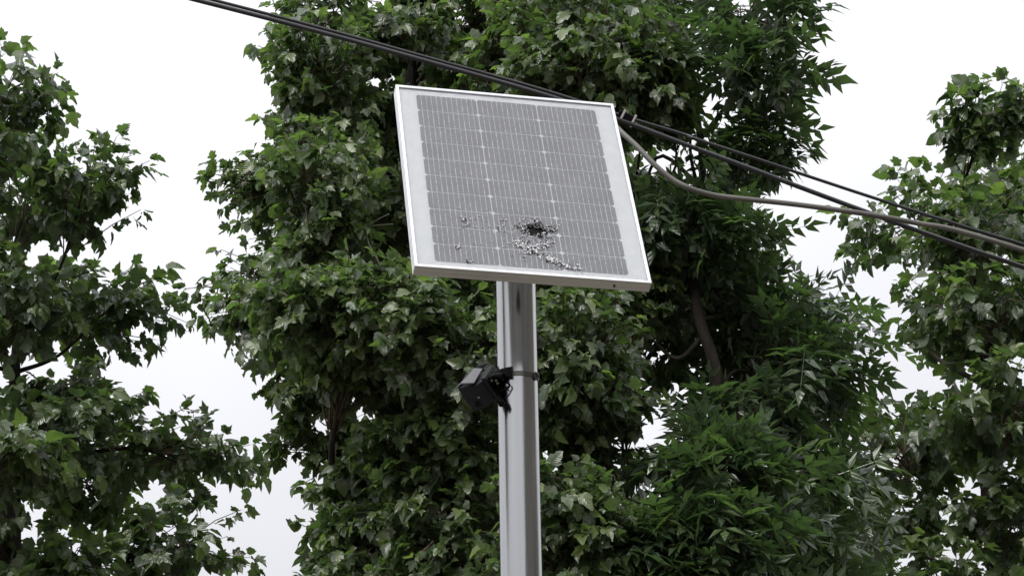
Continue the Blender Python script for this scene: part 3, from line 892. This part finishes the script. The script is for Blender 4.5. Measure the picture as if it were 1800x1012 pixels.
# broken glass: chips around the hole and the crumbled streak below it
M_chip = mat('glass_chip', (0.70, 0.70, 0.73), 0.22, noise=0.35, nscale=200)
M_chipdark = mat('laminate_hole_shade', (0.012, 0.011, 0.011), 0.8, spec=0.1, noise=0.4, nscale=200)  # dark facets, and the sheet that puts shade in the hole
torn.build('hole_shade_sheet', M_chipdark, panel, fixn=False)
hxx, hyy = HOLE
M_chipgrey = mat('crazed_glass', (0.36, 0.355, 0.37), 0.3, noise=0.4, nscale=150)
def crazed(spots, seed, step=0.0022):
    """shattered but still clinging glass: a torn, rumpled sheet of small facets"""
    rr = np.random.default_rng(seed)
    x0, x1, y0, y1 = -0.24, 0.19, -0.388, -0.13
    nx, ny = int((x1 - x0) / step), int((y1 - y0) / step)
    X, Y = np.meshgrid(np.linspace(x0, x1, nx + 1), np.linspace(y0, y1, ny + 1))
    def smooth(n):
        a_ = rr.random((ny // n + 3, nx // n + 3))
        jj, ii = np.meshgrid(np.arange(ny) / n, np.arange(nx) / n, indexing='ij')
        j0, i0 = jj.astype(int), ii.astype(int); fj, fi = jj - j0, ii - i0
        return (a_[j0, i0] * (1 - fi) + a_[j0, i0 + 1] * fi) * (1 - fj) + (a_[j0 + 1, i0] * (1 - fi) + a_[j0 + 1, i0 + 1] * fi) * fj
    nz = 0.5 * smooth(4) + 0.3 * smooth(2) + 0.2 * rr.random((ny, nx))
    cx, cy = (X[:-1, :-1] + X[1:, 1:]) / 2, (Y[:-1, :-1] + Y[1:, 1:]) / 2
    den = np.zeros((ny, nx))
    for (px_, py_, sx, sy, rot, amp) in spots:
        dx, dy = cx - px_, cy - py_
        u_ = dx * math.cos(rot) + dy * math.sin(rot); v_ = -dx * math.sin(rot) + dy * math.cos(rot)
        den = np.maximum(den, amp * np.exp(-0.5 * ((u_ / sx) ** 2 + (v_ / sy) ** 2)))
    keep = (nz + den > 0.91) & (cy > -0.386)
    tone = 0.55 * smooth(2) + 0.45 * rr.random((ny, nx))
    dh = np.hypot((cx - hxx) / 1.6, cy - hyy)
    Xj = X + rr.uniform(-.4, .4, X.shape) * step; Yj = Y + rr.uniform(-.4, .4, Y.shape) * step
    Z = zp + 0.0004 + rr.random(X.shape) ** 2 * 0.0030
    V_ = np.column_stack([Xj.ravel(), Yj.ravel(), Z.ravel()])
    sets = {0: [], 1: [], 2: []}
    for j in range(ny):
        for i in range(nx):
            if not keep[j, i] or in_hole(cx[j, i], cy[j, i], 0.021, 1.0):
                continue
            q4 = [j * (nx + 1) + i, j * (nx + 1) + i + 1, (j + 1) * (nx + 1) + i + 1, (j + 1) * (nx + 1) + i]
            dark_cut = 0.56 if dh[j, i] < 0.038 else 0.39
            k = 2 if tone[j, i] < dark_cut else (1 if tone[j, i] < dark_cut + 0.16 else 0)
            sets[k] += [(q4[0], q4[1], q4[2]), (q4[0], q4[2], q4[3])]
    for k, nm, mt in ((0, 'broken_glass', M_chip), (1, 'crazed_glass', M_chipgrey), (2, 'crumbled_laminate', M_chipdark)):
        m = MB(); used = sorted({i for f in sets[k] for i in f}); ren = {v: n for n, v in enumerate(used)}
        m.add(V_[used], [tuple(ren[i] for i in f) for f in sets[k]])
        o = m.build(nm, mt, panel, fixn=False); o['kind'] = 'stuff'
crazed([(hxx, hyy + .004, .040, .026, 0, .85), (hxx - .050, hyy - .062, .017, .017, 0, .75), (hxx - .018, hyy - .080, .028, .020, .3, .66), (hxx + .02, hyy - .055, .022, .012, 0, .62),
        (hxx + .030, hyy - .118, .036, .013, -.5, .66), (hxx + .075, hyy - .142, .040, .009, -.25, .58),
        (-0.180, -0.190, .011, .012, .6, .58), (-0.145, -0.214, .034, .005, -.12, .47), (-0.066, -0.177, .012, .004, 0, .52), (-0.205, -0.305, .008, .008, .5, .46), (-0.176, -0.362, .007, .006, 0, .66),
        (-0.01, -0.28, .07, .05, 0, .27), (-0.12, -0.20, .08, .05, 0, .17)], 5)

# mount behind the panel
m = MB()
for x in (-0.16, 0.16):
    m.box((x, 0.0, -T - .0165), (.04, .70, .032))
m.build('mounting_rail', M_alu, panel)
MB().box((0, 0.02, -T - .045), (.40, .10, .024)).build('cross_bar', M_steel, panel, bevel=.002)
MB().box((0.0, 0.22, -T - .014), (.11, .08, .026)).build('junction_box', M_black, panel, bevel=.003)
inv = Matrix.Translation(PC) @ Matrix((pu, pv, pn)).transposed().to_4x4()
inv = inv.inverted()
pa = inv @ Vector((PX, PY - PR + .004, PTOP - .13)); pb = Vector((pa.x, 0.02, -T - .050))
ca = inv @ Vector((PX, PY, PTOP - .13))
MB().tube([pb, pa.lerp(pb, .5), pa], .022, 12).build('support_arm', M_steel, panel, fixn=False)

# ------------------------------------------------------------------ floodlight strapped to the pole
LZ = at(905, 668, PY).z
lamp = empty('floodlight', (PX, PY, LZ))
tag(lamp, 'small black floodlight with a visor, strapped to the left of the steel pole', 'floodlight')
base = Vector((PX, PY, LZ))
LY = PY - 0.075
def q(x, y, Y=None):           # detail-crop pixel -> place, relative to the lamp's root
    return at(780 + x / 7.228, 620 + y / 7.228, LY if Y is None else Y) - base
ext = q(545, 215, LY + .085) - q(440, 400, LY)
body = [q(175, 445), q(400, 420), q(515, 335), q(665, 560), q(640, 630), q(560, 690), q(470, 725), q(385, 738), q(320, 660), q(250, 575)]
bo = MB().prism(body, ext).build('housing', M_black, lamp, bevel=.0025)
# cover plate on the sky-facing side, sky reflection put into its lighter colour
off = Vector((-.004, -.004, .004))
MB().prism([q(235, 418) + off, q(405, 410) + off, q(405, 410) + off + ext * .96, q(300, 405) + off + ext * .96], Vector((0, 0, .003))).build('top_cover', M_blackgloss, lamp)
vis0 = [q(120, 515) + ext * .25, q(150, 500) + ext * .2, q(560, 330) + ext * 1.05 + Vector((0, 0, .006)), q(540, 330) + ext * 1.10 + Vector((0, 0, .008))]
vz = Vector((-.003, .004, .005))
visor = [q(112, 512), q(215, 428), q(405, 405) + ext * .99, q(470, 330) + ext * 1.03, q(330, 380) + ext * 1.06]
MB().prism([p + vz for p in visor], Vector((0, 0.004, .004))).build('visor', M_black, lamp)
# rear rim
rim = [q(470, 330, LY - .006), q(520, 318, LY - .006), q(700, 590, LY - .006), q(660, 655, LY - .006), q(630, 640, LY - .006), q(655, 575, LY - .006)]
MB().prism(rim, ext * 1.02 + Vector((0, .012, 0))).build('rear_rim', M_black, lamp, bevel=.0015)
for k in range(4):
    f = .2 + .2 * k
    a = q(520, 318).lerp(q(695, 585), f)
    MB().box(a + ext * .5 + Vector((.007, 0, .004)), (.012, .07, .003), ((q(700, 590) - q(520, 318)).cross(ext).normalized(), ext.normalized(), (q(700, 590) - q(520, 318)).normalized())).build('cooling_fin', M_black, lamp)
# sensor bump, bracket, collar, knob
MB().tube([q(430, 640, LY - .004), q(432, 642, LY + .01)], .0085, 12).build('sensor', M_black, lamp, fixn=False)
MB().box(q(445, 570, LY - .001), (.007, .004, .004)).build('badge', M_blackgloss, lamp)
MB().tube(smooth_path([q(540, 400, LY + .03), q(600, 330, LY + .03), q(680, 300, LY + .02), q(760, 310, PY - .062)], 4), .011, 8).build('bracket_arm', M_black, lamp, fixn=False)
for (x, y) in ((610, 350), (665, 350), (685, 385)):
    MB().tube([q(x, y, LY + .012), q(x, y, LY - .002)], .0042, 6).build('bolt', M_band, lamp, fixn=False)
# half collar hugging the pole
def arc(r0, r1, a0, a1, z0, z1, n=18):
    m = MB(); vs = []; fs = []
    for i in range(n + 1):
        a = a0 + (a1 - a0) * i / n
        for (rr_, z) in ((r0, z0), (r1, z0), (r1, z1), (r0, z1)):
            vs.append((rr_ * math.cos(a), rr_ * math.sin(a), z))
    for i in range(n):
        for k in range(4):
            fs.append((i * 4 + k, (i + 1) * 4 + k, (i + 1) * 4 + (k + 1) % 4, i * 4 + (k + 1) % 4))
    fs += [(3, 2, 1, 0), (n * 4, n * 4 + 1, n * 4 + 2, n * 4 + 3)]
    return m.add(vs, fs)
arc(PR + .0008, PR + .014, R(165), R(257), -.014, .016).build('collar', M_black, lamp, bevel=.002)
arc(PR + .0006, PR + .0022, R(-102), R(165), -.0075, .0065, 48).build('strap', M_band, lamp)
bk = arc(PR + .0022, PR + .009, R(-40), R(-22), -.010, .009, 6).build('strap_buckle', M_band, lamp)
for k in range(5):
    arc(PR + .009, PR + .0105, R(-39 + 3.4 * k), R(-37.6 + 3.4 * k), -.007, .006, 2).build('screw_thread', M_dark, bk)
MB().tube([q(700, 585, PY - .07), q(735, 640, PY - .075), q(728, 680, PY - .07)], [.008, .0105, .006], 10).build('tilt_knob', M_black, lamp, fixn=False)
MB().tube(smooth_path([q(820, 385, PY - .066), q(838, 410, PY - .068), q(815, 440, PY - .066), q(760, 470, PY - .066), q(690, 530, LY + .02), q(640, 560, LY + .02)], 5), .0034, 6).build('supply_lead', M_black, lamp, fixn=False)

# ------------------------------------------------------------------ overhead cables
def cable(name, pts, rad, material, label, n=8, rel=True):
    P = smooth_path([p if isinstance(p, Vector) else at(*p) for p in pts], 8)
    b = P[0].copy()
    o = MB().tube([p - b for p in P], rad, n).build(name, material, fixn=False)
    o.location = b
    return tag(o, label, 'cable', 'overhead cables')
cable('overhead_cable', [(-1500, -480, 7.4), (-500, -225, 7.7), (100, -70, 7.9), (520, 38, 8.0), (760, 104, 8.05), (960, 160, 8.1), (1100, 206, 8.15), (1200, 236, 8.2), (1280, 263, 8.2), (1800, 430, 8.4), (2600, 650, 8.7), Vector((HX, 9.0, 5.35))], .0072, M_cable,
      'upper thin black cable, sloping down to the right behind the panel')
cable('overhead_cable', [(-1500, -472, 7.38), (-500, -217, 7.68), (100, -62, 7.88), (520, 45.5, 7.98), (760, 111, 8.03), (960, 168, 8.08), (1100, 215, 8.12), (1215, 258, 8.15), (1280, 282, 8.18), (1800, 470, 8.35), (2600, 720, 8.6), Vector((HX, 8.95, 5.15))], .0098, M_cable,
      'lower thick black cable, sloping down to the right behind the panel')
cable('slack_cable', [(1040, 196, 8.12), (1075, 216, 8.10), (1094, 234, 8.05), (1120, 258, 8.02), (1150, 289, 8.0), (1180, 314, 8.0), (1210, 330, 8.0), (1245, 341, 8.02), (1285, 347.5, 8.05), (1420, 362, 8.1), (1600, 390, 8.2), (1800, 440, 8.3), (2600, 705, 8.6), Vector((HX, 8.9, 5.25))], .0105, M_grey,
      'grey beige slack cable curving down from the clamp right of the panel')
# clamp where the cables part
cl = at(1100, 210, 8.13)
clamp = empty('cable_clamp', cl)
tag(clamp, 'small black clamp with white ties holding the cables beside the panel corner', 'clamp')
dirx = (at(1130, 225, 8.14) - at(1080, 200, 8.12)).normalized()
up_ = UP - dirx * UP.dot(dirx); up_.normalize()
cr_ = dirx.cross(up_)
MB().box((0, 0, 0), (.075, .035, .05), (dirx, cr_, up_)).build('clamp_body', M_black, clamp, bevel=.004)
for s in (-.018, .03):
    MB().box(dirx * s + up_ * .006, (.009, .040, .054), (dirx, cr_, up_)).build('tie', M_white, clamp, bevel=.002)

# ------------------------------------------------------------------ bare twigs hanging in the dark hollow left of the panel
tb = at(640, 400, 12.3)
bt = empty('dead_branch', tb)
tag(bt, 'thin leafless pale twig caught in the dark hollow left of the panel', 'branch')
for pts, ra in (([(570, 442, 12.5), (606, 422, 12.35), (640, 402, 12.3), (660, 388, 12.25), (684, 376, 12.2)], .006), ([(641, 402, 12.3), (662, 396, 12.25), (692, 394, 12.2)], .004), ([(645, 402, 12.3), (648, 428, 12.2), (662, 452, 12.15), (672, 478, 12.15)], .0045),
                ([(570, 448, 12.5), (600, 452, 12.4), (630, 462, 12.3)], .004), ([(600, 440, 12.4), (622, 446, 12.3), (640, 440, 12.25)], .003)):
    P = smooth_path([at(*p) for p in pts], 4)
    MB().tube([p - tb for p in P], [ra * (1 - .6 * i / (len(P) - 1)) for i in range(len(P))], 5).build('twig', M_bare, bt, fixn=False)
